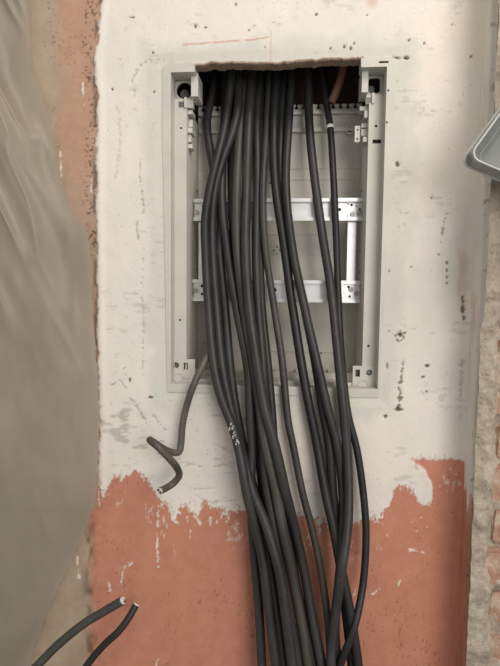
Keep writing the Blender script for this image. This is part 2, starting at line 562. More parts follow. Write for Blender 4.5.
# fine specks everywhere
sp = fbm(PX / 1.8, PY / 1.8, 91, 2) + 0.35 * fbm(PX / 30, PY / 30, 92, 2)
dirt_and_shade = np.maximum(dirt_and_shade, sstep(0.80, 0.92, sp) * 0.35 * (plaster > 0.5))
sm = fbm(PX / 9, PY / 3.5, 95, 4) + 0.7 * fbm(PX / 40, PY / 30, 96, 2)
dirt_and_shade = np.maximum(dirt_and_shade, sstep(0.25, 0.75, sm) * 0.36 * (PY > 400) * (PX < 260) * (plaster > 0.5))
dirt_and_shade = np.maximum(dirt_and_shade, sstep(0.45, 0.9, sm) * 0.2 * (plaster > 0.5))

sg = fbm(PX / 1.7, PY / 3.2, 105, 3) + 0.4 * fbm(PX / 25, PY / 30, 106, 2)
dirt_and_shade = np.maximum(dirt_and_shade, sstep(0.52, 0.72, sg) * 0.45 * (sal > 3) * (PX > 97))
red = np.maximum(0.75 * sstep(-.9, -.1, fbm(PX / 5, PY / 5, 43, 2)) * (1 - sstep(0.3, 0.9, seg_dist([(184, 45.5), (225, 42), (250, 41), (268, 38)]))),
                 0.35 * (1 - sstep(0.3, 0.9, seg_dist([(271, 31), (270.5, 61)]))))
stain = np.hypot((PX - 372) / 9, (PY - 1) / 12)
red = np.maximum(red, 0.35 * (1 - sstep(0.3, 1.0, stain)))
red = np.maximum(red, 0.25 * sstep(0.2, 0.6, fbm(PX / 14, PY / 30, 97, 3)) * (np.abs(PX - 470) < 14) * sstep(225, 260, PY) * sstep(330, 300, PY))
# greyer filler round the frame
gd = np.maximum(np.maximum(lip_edge(Z, -1) - X, X - lip_edge(Z, 1)), np.maximum(ZB - Z, Z - ZT))
grey = sstep(0.042, 0.012, gd + fbm(PX / 16, PY / 22, 99, 4) * 0.02) * 0.75
grey = np.maximum(grey, 0.35 * sstep(0.0, 0.6, fbm(PX / 45, PY / 60, 101, 3)) * (PX > 385))

Y = -0.0012 * plaster - 0.0022 * np.exp(-((PX - ledge - 3) / 4.0) ** 2) * (PY < 490) * plaster
Y = Y + fbm(X * 9, Z * 7, 103, 4) * 0.0022 + fbm(X * 45, Z * 30, 104, 3) * 0.0005
Y = Y + pit * 0.0030
Y = Y * np.where(gd < 0.015, np.clip(gd / 0.015, 0.15, 1), 1)
CR = 0.022
cx = np.clip(X - (XC - CR), 0, CR * 0.999)
Y = Y - (CR - np.sqrt(CR ** 2 - cx ** 2)) * 0.8

edge_pts = [(180, 66), (192, 66.5), (204, 66), (214, 63), (222, 64.5), (250, 63), (270, 64.3), (300, 62), (330, 60), (372, 59)]
ex_ = [P(a, b, 0).x for a, b in edge_pts]
ez_ = [P(a, b, 0).z for a, b in edge_pts]


def edge_z(x):
    x = np.asarray(x, float)
    return np.interp(x, ex_, ez_) + fbm(x * 90, x * 0 + 2.0, 111, 5) * 0.0022


xm, zm = (xs[:-1] + xs[1:]) / 2, (zs[:-1] + zs[1:]) / 2
XM, ZM = np.meshgrid(xm, zm)
top = np.where((XM > GL) & (XM < GR), edge_z(XM), ZT - 0.006)
inside = (XM > lip_edge(ZM, -1) + 0.003) & (XM < lip_edge(ZM, 1) - 0.0025) & (ZM > ZB + 0.006) & (ZM < top)
idx = np.arange(NX * NZ).reshape(NZ, NX)
quads = np.stack([idx[:-1, :-1], idx[:-1, 1:], idx[1:, 1:], idx[1:, :-1]], -1)[~inside]


def grid_mesh(name, co, quads, attrs):
    used = np.zeros(len(co), bool)
    used[quads.ravel()] = True
    remap = np.cumsum(used) - 1
    co = co[used]
    q = remap[quads]
    me = bpy.data.meshes.new(name)
    me.vertices.add(len(co))
    me.vertices.foreach_set('co', co.astype(np.float32).ravel())
    me.loops.add(len(q) * 4)
    me.loops.foreach_set('vertex_index', q.astype(np.int32).ravel())
    me.polygons.add(len(q))
    me.polygons.foreach_set('loop_start', np.arange(0, len(q) * 4, 4, dtype=np.int32))
    me.polygons.foreach_set('use_smooth', np.ones(len(q), bool))
    me.update(calc_edges=True)
    for k_, v in attrs.items():
        a = me.attributes.new(k_, 'FLOAT', 'POINT')
        a.data.foreach_set('value', v.ravel()[used].astype(np.float32))
    me.validate()
    return me


me = grid_mesh('wall_back', np.stack([X, Y, Z], -1).reshape(-1, 3), quads,
               dict(plaster=plaster, beige=bei, dirt_and_shade=np.clip(dirt_and_shade, 0, 1), red=red, grey=grey))
wall = link('wall_back', me, M_WALL)
tag(wall, 'patchy white skim plaster over salmon pink painted wall around the box', kind='structure')

# broken lower edge of the render over the gap, and the masonry niche behind
bm = bmesh.new()
gx = np.arange(GL - 0.004, GR + 0.004, 0.0012)
ez = edge_z(gx)
prof = [(-0.0016, 0.0024, 0.0), (-0.0018, 0.0002, 0.0004), (0.001, -0.0006, 0.0006), (0.008, -0.0002, 0.0008), (0.016, 0.0002, 0.001),
        (0.023, 0.0006, 0.0012), (0.026, 0.0040, 0.002), (0.029, 0.0500, 0.0)]
rows = []
for j, (py_, pz_, am) in enumerate(prof):
    nz_ = fbm(gx * 150, gx * 0 + j * 1.7, 121, 3) * am
    ny_ = fbm(gx * 90, gx * 0 + j * 2.3, 131, 3) * am
    rows.append([bm.verts.new((gx[i], py_ + ny_[i], ez[i] + pz_ + nz_[i])) for i in range(len(gx))])
for j in range(len(rows) - 1):
    for i in range(len(gx) - 1):
        bm.faces.new((rows[j][i], rows[j][i + 1], rows[j + 1][i + 1], rows[j + 1][i]))
o = bm_obj('broken_edge', bm, M_BROKEN_SHADED, wall)
o['label'] = 'ragged edge of broken brown render with painted shade above the open box'

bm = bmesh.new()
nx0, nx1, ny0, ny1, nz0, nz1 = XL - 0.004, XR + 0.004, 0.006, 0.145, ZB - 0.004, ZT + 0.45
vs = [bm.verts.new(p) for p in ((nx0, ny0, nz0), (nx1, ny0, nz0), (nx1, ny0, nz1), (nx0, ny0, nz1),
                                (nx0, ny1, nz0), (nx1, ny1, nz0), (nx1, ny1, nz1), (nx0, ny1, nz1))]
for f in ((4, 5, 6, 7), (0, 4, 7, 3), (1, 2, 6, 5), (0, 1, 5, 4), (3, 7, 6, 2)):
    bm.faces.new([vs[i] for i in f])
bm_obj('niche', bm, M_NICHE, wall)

# ------------------------------------------------------------------ pilaster at the right
PZ = np.linspace(0.80, 1.93, int(1.13 / 0.002))
PYs = np.linspace(0.004, -PIL, 34)
G_y, G_z = np.meshgrid(PYs, PZ)
edge_j = fbm(G_z * 40, G_z * 0, 141, 4)
YY = np.where(G_y < -PIL + 0.012, G_y + (edge_j * 0.003) * sstep(-PIL + 0.012, -PIL, G_y), G_y)
rx, ry = to_px(XC + 0 * G_y, YY, G_z)
tt = np.clip((-YY) / PIL, 0, 1)
XX = XC + 0.0006 * fbm(G_y * 60, G_z * 40, 143, 3) - 0.008 * np.clip(1 - tt * 4, 0, 1) ** 2 + 0.006 * sstep(0.85, 1.0, tt)
salr = ry - 487 + fbm(tt * 6, ry / 22, 145, 4) * 26 - (tt - 0.3) * 25
pl = 1 - sstep(-3, 3, salr)
pl = np.maximum(pl, sstep(0.15, 0.35, fbm(tt * 5, ry / 40, 147, 3)) * sstep(530, 490, ry) * (tt > 0.5) * 0.5)
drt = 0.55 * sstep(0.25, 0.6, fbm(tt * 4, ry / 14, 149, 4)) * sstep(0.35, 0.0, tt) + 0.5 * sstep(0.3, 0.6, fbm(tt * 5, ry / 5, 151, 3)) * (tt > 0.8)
drt = np.maximum(drt, 0.18 * sstep(-0.2, 0.6, fbm(tt * 3, ry / 60, 150, 3)))
rd = 0.35 * sstep(0.0, 0.5, fbm(tt * 3, ry / 35, 152, 3)) * sstep(225, 260, ry) * sstep(345, 310, ry)
n0, n1_ = G_y.shape
ii = np.arange(n0 * n1_).reshape(n0, n1_)
q = np.stack([ii[:-1, :-1], ii[:-1, 1:], ii[1:, 1:], ii[1:, :-1]], -1).reshape(-1, 4)
me = grid_mesh('wall_right', np.stack([XX, YY, G_z], -1).reshape(-1, 3), q,
               dict(plaster=pl, beige=np.clip(0.25 + 0.0 * pl, 0, 1), dirt_and_shade=np.clip(drt, 0, 1), red=rd, grey=0.12 + 0 * pl))
wr = link('wall_right', me, M_WALL)
tag(wr, 'plastered side of the brick pilaster with a broken front edge', kind='structure')

# mortar bed that fills the front face and rises over the upper bricks
FX = np.concatenate([np.linspace(XC - 0.001, XC + 0.085, 46), np.array([XC + 0.12, XC + 0.2, XC + 0.3, XC + 0.4])])
G_x, G_z2 = np.meshgrid(FX, PZ)
mx, my = to_px(G_x, -PIL + 0 * G_x, G_z2)
rel = G_x - XC
band = 0.026 + 0.012 * fbm(G_z2 * 22, G_z2 * 0 + 5, 161, 3)
hgt = 0.010 * (1 - sstep(band - 0.004, band + 0.006, rel)) + 0.012 * sstep(330, 290, my) + fbm(G_x * 70, G_z2 * 70, 163, 4) * 0.0035 + fbm(G_x * 18, G_z2 * 18, 165, 2) * 0.003
ej = np.interp(G_z2[:, 0], PZ, edge_j[:, 0] * 0.003)[:, None]
YF = -PIL + 0.0022 - hgt - 0.0065 * fbm(G_x * 32, G_z2 * 26, 167, 4) * sstep(0.006, 0.02, rel) * sstep(-0.001, 0.006, rel) + ej * sstep(0.02, 0.0, rel)
n0, n1_ = G_x.shape
ii = np.arange(n0 * n1_).reshape(n0, n1_)
q = np.stack([ii[:-1, :-1], ii[:-1, 1:], ii[1:, 1:], ii[1:, :-1]], -1).reshape(-1, 4)
me = grid_mesh('mortar', np.stack([G_x, YF, G_z2], -1).reshape(-1, 3), q, {})
o = link('mortar', me, M_MORTAR, wr)
o['label'] = 'rough grey mortar and render edge around the bricks'
bm = bmesh.new()
add_box(bm, XC + 0.004, XC + 0.4, -PIL + 0.022, 0.1, 0.0, 2.5)
bm_obj('pilaster_core', bm, M_MORTAR, wr)


def brick_mesh(seed):
    rng = random.Random(seed)
    bm = bmesh.new()
    w, h, d = 0.235, 0.051, 0.03
    bmesh.ops.create_cube(bm, size=1.0)
    bmesh.ops.scale(bm, vec=(w, d, h), verts=bm.verts[:])
    bmesh.ops.subdivide_edges(bm, edges=[e for e in bm.edges if abs(e.verts[0].co.x - e.verts[1].co.x) > 0.1], cuts=9)
    bmesh.ops.bevel(bm, geom=[e for e in bm.edges if len(e.link_faces) == 2 and e.calc_face_angle(0) > 1.0], offset=0.004, segments=2, affect='EDGES')
    for v in bm.verts:
        v.co += Vector((rng.uniform(-.003, .003), rng.uniform(-.0028, .0028), rng.uniform(-.003, .003)))
    me = bpy.data.meshes.new('brick')
    bm.to_mesh(me)
    bm.free()
    me.materials.append(M_BRICK)
    return me


bms = [brick_mesh(s) for s in range(4)]
z = 0.845
i = 0
while z < 1.52:
    for j in range(2):
        o = bpy.data.objects.new('brick', bms[(i * 2 + j) % 4])
        COL.objects.link(o)
        o.parent = wr
        o.location = (XC + 0.023 + 0.1175 + j * 0.247 + (0.004 if i % 2 else -0.002) + random.uniform(-.004, .004), -PIL + 0.015 + random.uniform(-.002, .002), z)
        o.rotation_euler = (0, random.uniform(-.015, .015), 0)
    z += 0.0585
    i += 1

# ------------------------------------------------------------------ polythene sheet at the left
nv, nu = 330, 130
redge = [(-330, 20), (-80, 27), (0, 30), (70, 31), (101, 44), (135, 53), (174, 58), (208, 72), (232, 87), (250, 90), (320, 92.5), (374, 97.5), (415, 99.5), (482, 97.5),
         (505, 95), (532, 84), (560, 72), (600, 52), (640, 37), (680, 24), (760, 5)]
ry_, rx_ = zip(*redge)
vv = np.linspace(-330, 760, nv)
uu = np.linspace(0, 1, nu)
U, V = np.meshgrid(uu, vv)
right = np.interp(V, ry_, rx_) + 1.0 * fbm(V / 15, V * 0, 171, 3) * (U ** 4)
PXf = -130 + (right + 130) * U
diag = (PXf * 0.86 - V * 0.42)
fold = (1 - np.abs(fbm(diag / 26, (PXf * .42 + V * .86) / 170, 173, 2))) ** 2.5
fold2 = 1 - np.abs(fbm(diag / 55 + 7, (PXf * .42 + V * .86) / 260, 175, 2))
upper = sstep(430, 120, V)
YS = -0.016 - 0.085 * (1 - U) ** 1.15 - 0.030 * (fold2 - 0.5) * (0.30 + 0.70 * upper) * sstep(1.0, 0.75, U) - 0.016 * (fold - 0.5) * upper * sstep(1.0, 0.85, U)
YS = YS - 0.004 * fbm(PXf / 30, V / 90, 177, 3) * sstep(1.0, 0.9, U)


def P_np(px, py, Yv):
    dx = Fw.x + Rt.x * (px - IW / 2) / F_PX - Up.x * (py - IH / 2) / F_PX
    dy = Fw.y + Rt.y * (px - IW / 2) / F_PX - Up.y * (py - IH / 2) / F_PX
    dz = Fw.z + Rt.z * (px - IW / 2) / F_PX - Up.z * (py - IH / 2) / F_PX
    t = (Yv - CAM.y) / dy
    return np.stack([CAM.x + dx * t, CAM.y + dy * t, CAM.z + dz * t], -1)


co = P_np(PXf, V, YS)
ii = np.arange(nv * nu).reshape(nv, nu)
q = np.stack([ii[:-1, :-1], ii[:-1, 1:], ii[1:, 1:], ii[1:, :-1]], -1).reshape(-1, 4)
me = grid_mesh('plastic_sheet', co.reshape(-1, 3), q, {})
film = link('plastic_sheet', me, M_FILM)
tag(film, 'dusty translucent polythene sheet hanging in diagonal folds at the left edge', 'plastic sheet')

# ------------------------------------------------------------------ electrical box
LIP = 0.0125
FACE = 0.023
FY = 0.022                                   # the flat inner face is set back this far
box_e = empty('electrical_box', (0.5 * (XL + XR), 0.06, ZB))
tag(box_e, 'open grey white plastic distribution box set in the wall', 'electrical box')
x1, x2 = XL + LIP, XR - LIP                  # inner edge of the lip
z1, z2 = ZB + LIP, ZT - LIP
xi, xj = x1 + FACE * 0.80, x2 - FACE * 0.88        # inner edge of the flat face
zi = z1 + 0.004


def arc(cx, cz, r, a0, a1, n=6):
    return [(cx + r * math.cos(math.radians(a0 + (a1 - a0) * i / n)), cz + r * math.sin(math.radians(a0 + (a1 - a0) * i / n))) for i in range(n + 1)]


r_ = 0.010
u_out = [(GL, ZT)] + arc(XL + r_, ZT - r_, r_, 90, 180) + [(XL, ZT - .10)] + arc(XL + 0.0095, ZB + 0.003, 0.003, 180, 270) + arc(XR - 0.0125, ZB + 0.003, 0.003, 270, 360) + \
    [(XR, ZT - .10)] + arc(XR - 0.006, ZT - 0.006, 0.006, 0, 90) + [(GR, ZT)]
u_in = [(GR, z2), (x2, z2), (x2, z1), (x1, z1), (x1, z2), (GL, z2)]
gap_fix = plate('lip', [u_out + u_in], -0.0018, FY + 0.004, M_PLASTIC, box_e)
# small slot in the lip at top right
sx, sz = P(384, 61.5, -0.0035).x, P(384, 61.5, -0.0035).z
box('slot', sx - 0.0065, sx + 0.0065, -0.0021, 0.0, sz - 0.0012, sz + 0.0012, M_HOLE, gap_fix, 0)
for px_, py_ in ((388.5, 90), (387, 122)):
    p = P(px_, py_, -0.0035)
    disc('pin_hole', p.x, p.z, 0.0014, -0.0021, -0.001, M_HOLE, gap_fix, 10)


def pz(px, py, y): p = P(px, py, y); return p.x, p.z


# flat side faces with their screw holes
zt_face_l = pz(180, 108, FY)[1]
zt_face_r = pz(375, 103, FY)[1]
hl = [pz(181, 128, FY), pz(180, 320, FY)]
hr = [pz(376, 126, FY), pz(368.5, 346, FY)]
zc_l = pz(178, 359, FY)[1]
zc_r = pz(365, 366, FY)[1]
holes = [circ(a, b, 0.0018, 10) for a, b in hl]
plate('side_face', [rect(x1 - .002, xi, zc_l, zt_face_l)] + holes, FY, FY + 0.003, M_PLASTIC, box_e)
holes = [circ(a, b, 0.0020, 10) for a, b in hr] + [rect(pz(372.5, 143, FY)[0], pz(381, 143, FY)[0], pz(377, 143.5, FY)[1], pz(377, 139.5, FY)[1])]
plate('side_face', [rect(xj, x2 + .002, zc_r, zt_face_r)] + holes, FY, FY + 0.003, M_PLASTIC, box_e)
box('backing', x1 + .002, xi - .002, FY + 0.010, FY + 0.012, zc_l, zt_face_l, M_BOLT, box_e, 0)
box('backing', xj + .002, x2 - .002, FY + 0.010, FY + 0.012, zc_r, zt_face_r, M_BOLT, box_e, 0)

# inner walls, with pin holes where they show
z_top_in = pz(330, 104, BACK)[1]
box('inner_wall', xi - 0.002, xi - .0001, FY + .003, BACK, zi, zt_face_l + .004, M_PLASTIC_IN, box_e, 0)
box('inner_wall', xj + .0001, xj + 0.002, FY + .003, BACK, zi, zt_face_r + .004, M_PLASTIC_IN, box_e, 0)
for (px_, py_) in ((197.5, 191), (197, 270)):
    yv = 0.108
    p = P(px_, py_, yv)
    bm = bmesh.new(); add_box(bm, xi, xi + 0.0006, yv - .002, yv + .002, p.z - .0018, p.z + .0018)
    bm_obj('pin_hole', bm, M_HOLE, box_e)
for (px_, py_) in ((360, 191), (357.5, 272), (357, 251)):
    yv = 0.085
    p = P(px_, py_, yv)
    bm = bmesh.new(); add_box(bm, xj - 0.0006, xj, yv - .0022, yv + .0022, p.z - .0016, p.z + .0016)
    bm_obj('pin_hole', bm, M_HOLE, box_e)
# bottom wall, ribbed shelf
bottom = box('bottom_wall', xi - .002, xj + .002, FY + 0.003, BACK, zi - 0.002, zi, M_PLASTIC_IN, box_e, 0)
for i in range(15):
    xx = xi + (xj - xi) * (i + 0.5) / 15
    box('rib', xx - .0008, xx + .0008, 0.060, BACK - 0.002, zi, zi + 0.007, M_PLASTIC_IN, bottom, 0)
box('shelf_edge', xi + .004, xj - .004, 0.056, 0.060, zi, zi + 0.0095, M_PLASTIC, bottom, 0.0005)
box('bottom_face', xi - .002, xj + .002, FY, FY + .003, z1 - .002, zi + .0005, M_PLASTIC, box_e, 0)

# back panel with its comb of cable slots along the broken-open top
bx0, bx1 = xi - 0.001, xj + 0.001
pitch = abs(pz(348, 104, BACK)[0] - pz(340.6, 104, BACK)[0])
ox = pz(340.6, 104, BACK)[0]
outl = [(bx0, zi - .001), (bx1, zi - .001), (bx1, z_top_in)]
slots = []
sxv = ox
while sxv < bx1 - 0.004: sxv += pitch
while sxv > bx0 + 0.004:
    if sxv < bx1 - 0.005: slots.append(sxv)
    sxv -= pitch
for s_ in slots:
    for dx, dz in ((0.0016, 0), (0.0016, -.0040), (0.0032, -.0040), (0.0032, -.0075), (-0.0032, -.0075), (-0.0032, -.0040), (-0.0016, -.0040), (-0.0016, 0)):
        outl.append((s_ + dx, z_top_in + dz))
outl.append((bx0, z_top_in))
panel = plate('back_panel', [outl], BACK, BACK + 0.003, M_PLASTIC_IN, box_e)


def hband(name, y_px0, y_px1, proud, mat=M_PLASTIC_IN, xa=None, xb=None):
    za, zb = pz(320, y_px0, BACK)[1], pz(320, y_px1, BACK)[1]
    return box(name, xa if xa is not None else bx0 + .003, xb if xb is not None else bx1 - .003, BACK - proud, BACK + .001, zb, za, mat, panel, 0.0007)


hband('rib', 112.5, 115.5, 0.009)
hband('rib', 129, 133, 0.009)
hband('rib', 167.5, 169, 0.0012)
hband('rib', 178.5, 180, 0.0012)
hband('rib', 254, 255.2, 0.0012)
hband('rib', 351, 352.4, 0.0015)
hband('rib', 234, 235, 0.0012)
p = pz(349.5, 131.5, BACK)
plate('ring', [circ(p[0], p[1], 0.0075, 24), circ(p[0], p[1], 0.0052, 24)], BACK - 0.012, BACK + .001, M_PLASTIC_IN, panel)
p = pz(345.5, 347, BACK)
plate('ring', [circ(p[0], p[1], 0.0045, 18), circ(p[0], p[1], 0.003, 18)], BACK - 0.004, BACK + .001, M_PLASTIC_IN, panel)
p = pz(206, 343, BACK)
plate('ring', [circ(p[0], p[1], 0.0055, 18), circ(p[0], p[1], 0.0038, 18)], BACK - 0.004, BACK + .001, M_PLASTIC_IN, panel)
for (a, b) in ((277, 247), (277, 254), (274, 250.5), (280, 250.5)):
    p = pz(a, b, BACK); disc('pin_hole', p[0], p[1], 0.0013, BACK - 0.0006, BACK + .001, M_HOLE, panel, 8)
for (a, b) in ((321, 353), (270, 183), (247, 186)):
    p = pz(a, b, BACK); disc('pin_hole', p[0], p[1], 0.0016, BACK - 0.0006, BACK + .001, M_HOLE, panel, 8)
p0 = pz(356, 181, BACK)
box('corner_rib', p0[0], p0[0] + .0012, BACK - .002, BACK + .001, pz(356, 199, BACK)[1], p0[1], M_PLASTIC_IN, panel, 0)


def corner_pocket(x_wall0, x_wall1, xa, xb, ztop, zled0, zled1, hole, rad, square):
    """top corner: plate with a big hole, a side wall towards the gap and a ledge below"""
    cp = plate('corner_plate', [rect(min(xa, xb) - .004, max(xa, xb) + .004, zled0 - .002, ztop + .006),
                                (circ(hole[0], hole[1], rad, 24) if not square else rect(hole[0] - rad * .85, hole[0] + rad * .95, hole[1] - rad * 1.15, hole[1] + rad * 1.15, rad * .45))],
               0.031, 0.035, M_PLASTIC, box_e)
    box('corner_wall', x_wall0, x_wall1, 0.012, 0.050, zled0 - .001, ztop + .003, M_PLASTIC, cp, 0.0008)
    box('corner_ledge', min(xa, xb), max(xa, xb), FY + .0015, 0.034, zled1, zled0, M_PLASTIC, cp, 0.0006)
    cxm = xa + (xb - xa) * 0.62
    box('ledge_stop', cxm - .0018, cxm + .0018, FY - .003, FY + .004, zled1 - .001, zled0 + .001, M_PLASTIC, cp, 0.0006)
    box('ledge_slot', cxm - .011, cxm - .003, FY + .0012, FY + .003, zled1 + .001, zled0 - .004, M_BOLT, cp, 0)
    bo = disc('anchor_bolt', hole[0] - rad * .25, hole[1] + rad * .05, rad * .55, 0.046, 0.066, M_BOLT, cp)
    box('hole_backing', hole[0] - rad * 1.3, hole[0] + rad * 1.3, 0.062, 0.064, hole[1] - rad * 1.4, hole[1] + rad * 1.4, M_HOLE, cp, 0)
    return cp


wl0, wl1 = pz(192, 90, 0.02)[0], pz(199, 90, 0.02)[0]
corner_pocket(wl0, wl1, x1 - .001, wl0 + .001, z2 + .001, pz(185, 98.5, FY)[1], pz(185, 107.5, FY)[1], pz(184.3, 90.5, 0.031), 0.0122, False)
wr0, wr1 = pz(361, 85, 0.02)[0], pz(367.5, 85, 0.02)[0]
corner_pocket(wr0, wr1, x2 + .001, wr1 - .001, z2 + .001, pz(375, 94, FY)[1], pz(375, 103, FY)[1], pz(374, 85.5, 0.031), 0.0095, True)

# latch clips on the inner walls below the corners
for sgn, xw, cl in ((1, xi, ((187, 113, 8, 5), (189, 122, 6, 9), (187, 131, 8, 6), (190, 138, 5, 9), (188, 146, 7, 5))),
                    (-1, xj, ((367, 108, 13, 5), (365, 115, 6, 8), (367, 124, 9, 5), (366, 131, 9, 8), (367, 140, 7, 6)))):
    for (a, b, w, h) in cl:
        zc = pz(a, b, FY + .01)[1]
        wmm, hmm = w * 0.00095, h * 0.00125
        box('clip', xw, xw + sgn * wmm, FY + 0.006 + ((a * 7 + b) % 3) * .005, FY + 0.030, zc - hmm / 2, zc + hmm / 2, M_PLASTIC, box_e, 0.0006)
p = P(357.5, 134, FY + .02)
plate('clip_plate', [rect(p.x - .004, p.x + .004, p.z - .012, p.z + .012, .001), circ(p.x, p.z + .006, .0016, 8), circ(p.x, p.z - .007, .0016, 8)],
      FY + .02, FY + .024, M_PLASTIC, box_e)

# bottom corner pieces
for side, hole, win, ring, xa, xb, zt in (
        (-1, (176.5, 365), (186, 366), (179, 377.5), x1 - .001, xi + .014, zc_l),
        (1, (369, 372.5), (357.5, 373), (363, 384.5), xj - .014, x2 + .001, zc_r)):
    h = pz(*hole, FY); w = pz(*win, FY); g = pz(*ring, FY)
    bp = plate('corner_plate', [rect(xa, xb, z1 - .001, zt, .001), circ(h[0], h[1], .0046, 18), rect(w[0] - .0035, w[0] + .0035, w[1] - .0055, w[1] + .0055)],
               FY - .002, FY + .003, M_PLASTIC, box_e)
    disc('screw', h[0], h[1], .0036, FY + .002, FY + .006, M_BOLT, bp)
    box('window_backing', w[0] - .005, w[0] + .005, FY + .008, FY + .009, w[1] - .007, w[1] + .007, M_BOLT, bp, 0)
    plate('ring', [circ(g[0], g[1], .0078, 24), circ(g[0], g[1], .0066, 24)], FY - .0032, FY - .001, M_PLASTIC, bp)
    box('bar', g[0] + (.007 if side < 0 else -.017), g[0] + (.017 if side < 0 else -.007), FY - .0032, FY - .001, g[1] - .0005, g[1] + .0005, M_PLASTIC, bp, 0)

# zinc mounting rails and their uprights
RY = 0.066


def rail(zc, xa, xb, screws, dots):
    h, w = 0.0175, 0.0130
    pf = [(RY, h), (RY, w - .001), (RY + .0090, w - .001), (RY + .0090, -w + .001), (RY, -w + .001), (RY, -h),
          (RY + .0012, -h), (RY + .0012, -w), (RY + .0102, -w), (RY + .0102, w), (RY + .0012, w), (RY + .0012, h)]
    bm = bmesh.new()
    a = [bm.verts.new((xa, y, zc + zz)) for y, zz in pf]
    b = [bm.verts.new((xb, y, zc + zz)) for y, zz in pf]
    for i in range(len(pf)):
        j = (i + 1) % len(pf)
        bm.faces.new((a[i], a[j], b[j], b[i]))
    bm.faces.new(a[::-1]); bm.faces.new(b)
    o = bm_obj('din_rail', bm, M_ZINC, box_e)
    for (px_, py_) in screws:
        x_, z_ = pz(px_, py_, RY + .009)
        s = disc('screw', x_, z_, .0042, RY + .0062, RY + .0098, M_SCREW, o, 14)
        # cross recess sits on the head
    for (px_, py_, r) in dots:
        x_, z_ = pz(px_, py_, RY + .009)
        disc('punched_hole', x_, z_, r, RY + .0086, RY + .0100, M_HOLE, o, 10)
    return o


xa, xb = pz(193.5, 209, RY)[0], pz(363.5, 209, RY)[0]
zr1 = pz(275, 209.5, RY)[1]
zr2 = pz(275, 291, RY)[1]
rl = rail(zr1, xa, xb, [(352.5, 214.2), (359.6, 213), (197, 212.5)],
          [(339.5, 209.6, .0026), (348, 204.2, .0013), (351.5, 205, .0021), (359.7, 209.6, .0022), (347.5, 216, .0012), (203, 206, .0022), (356, 206.5, .001)])
rl['label'] = 'upper zinc mounting rail'
xa, xb = pz(192.5, 291, RY)[0], pz(360.5, 291, RY)[0]
rl = rail(zr2, xa, xb, [(351, 289.5), (356.5, 293.5), (196, 291)],
          [(348.5, 287, .0022), (345, 284.5, .001), (349.5, 296.5, .0020), (344, 293, .0009), (274.5, 290, .0035), (202, 286, .0024), (202, 294, .0022)])
rl['label'] = 'lower zinc mounting rail'
for (pa, pb) in ((347.5, 356.5), (198.3, 204)):
    xa_, xb_ = pz(pa, 235, RY + .009)[0], pz(pb, 235, RY + .009)[0]
    up = box('upright_strip', xa_, xb_, RY + .0104, RY + .0120, zr2 - .016, zr1 + .016, M_ZINC, box_e, 0.0003)
    for zz in (zr1, zr2):
        bm = bmesh.new()
        bmesh.ops.create_cone(bm, cap_ends=True, segments=14, radius1=.004, radius2=.004, depth=BACK - RY - .012)
        bmesh.ops.rotate(bm, cent=(0, 0, 0), matrix=Matrix.Rotation(math.pi / 2, 3, 'X'), verts=bm.verts[:])
        bmesh.ops.translate(bm, vec=((xa_ + xb_) / 2, (BACK + RY + .012) / 2, zz), verts=bm.verts[:])
        bm_obj('standoff', bm, M_PLASTIC_IN, up)

# ------------------------------------------------------------------ brown conduit in the gap
path = catmull([P(352, 20, .085), P(346, 58, .088), P(340.5, 80, .092), P(331.5, 102.5, .098)], .004)
me = tube_mesh('conduit', path, 0.0068, 16)
tag(link('conduit', me, M_PIPE, None, True), 'brown conduit stub slanting down into the dark gap above the box', 'conduit')

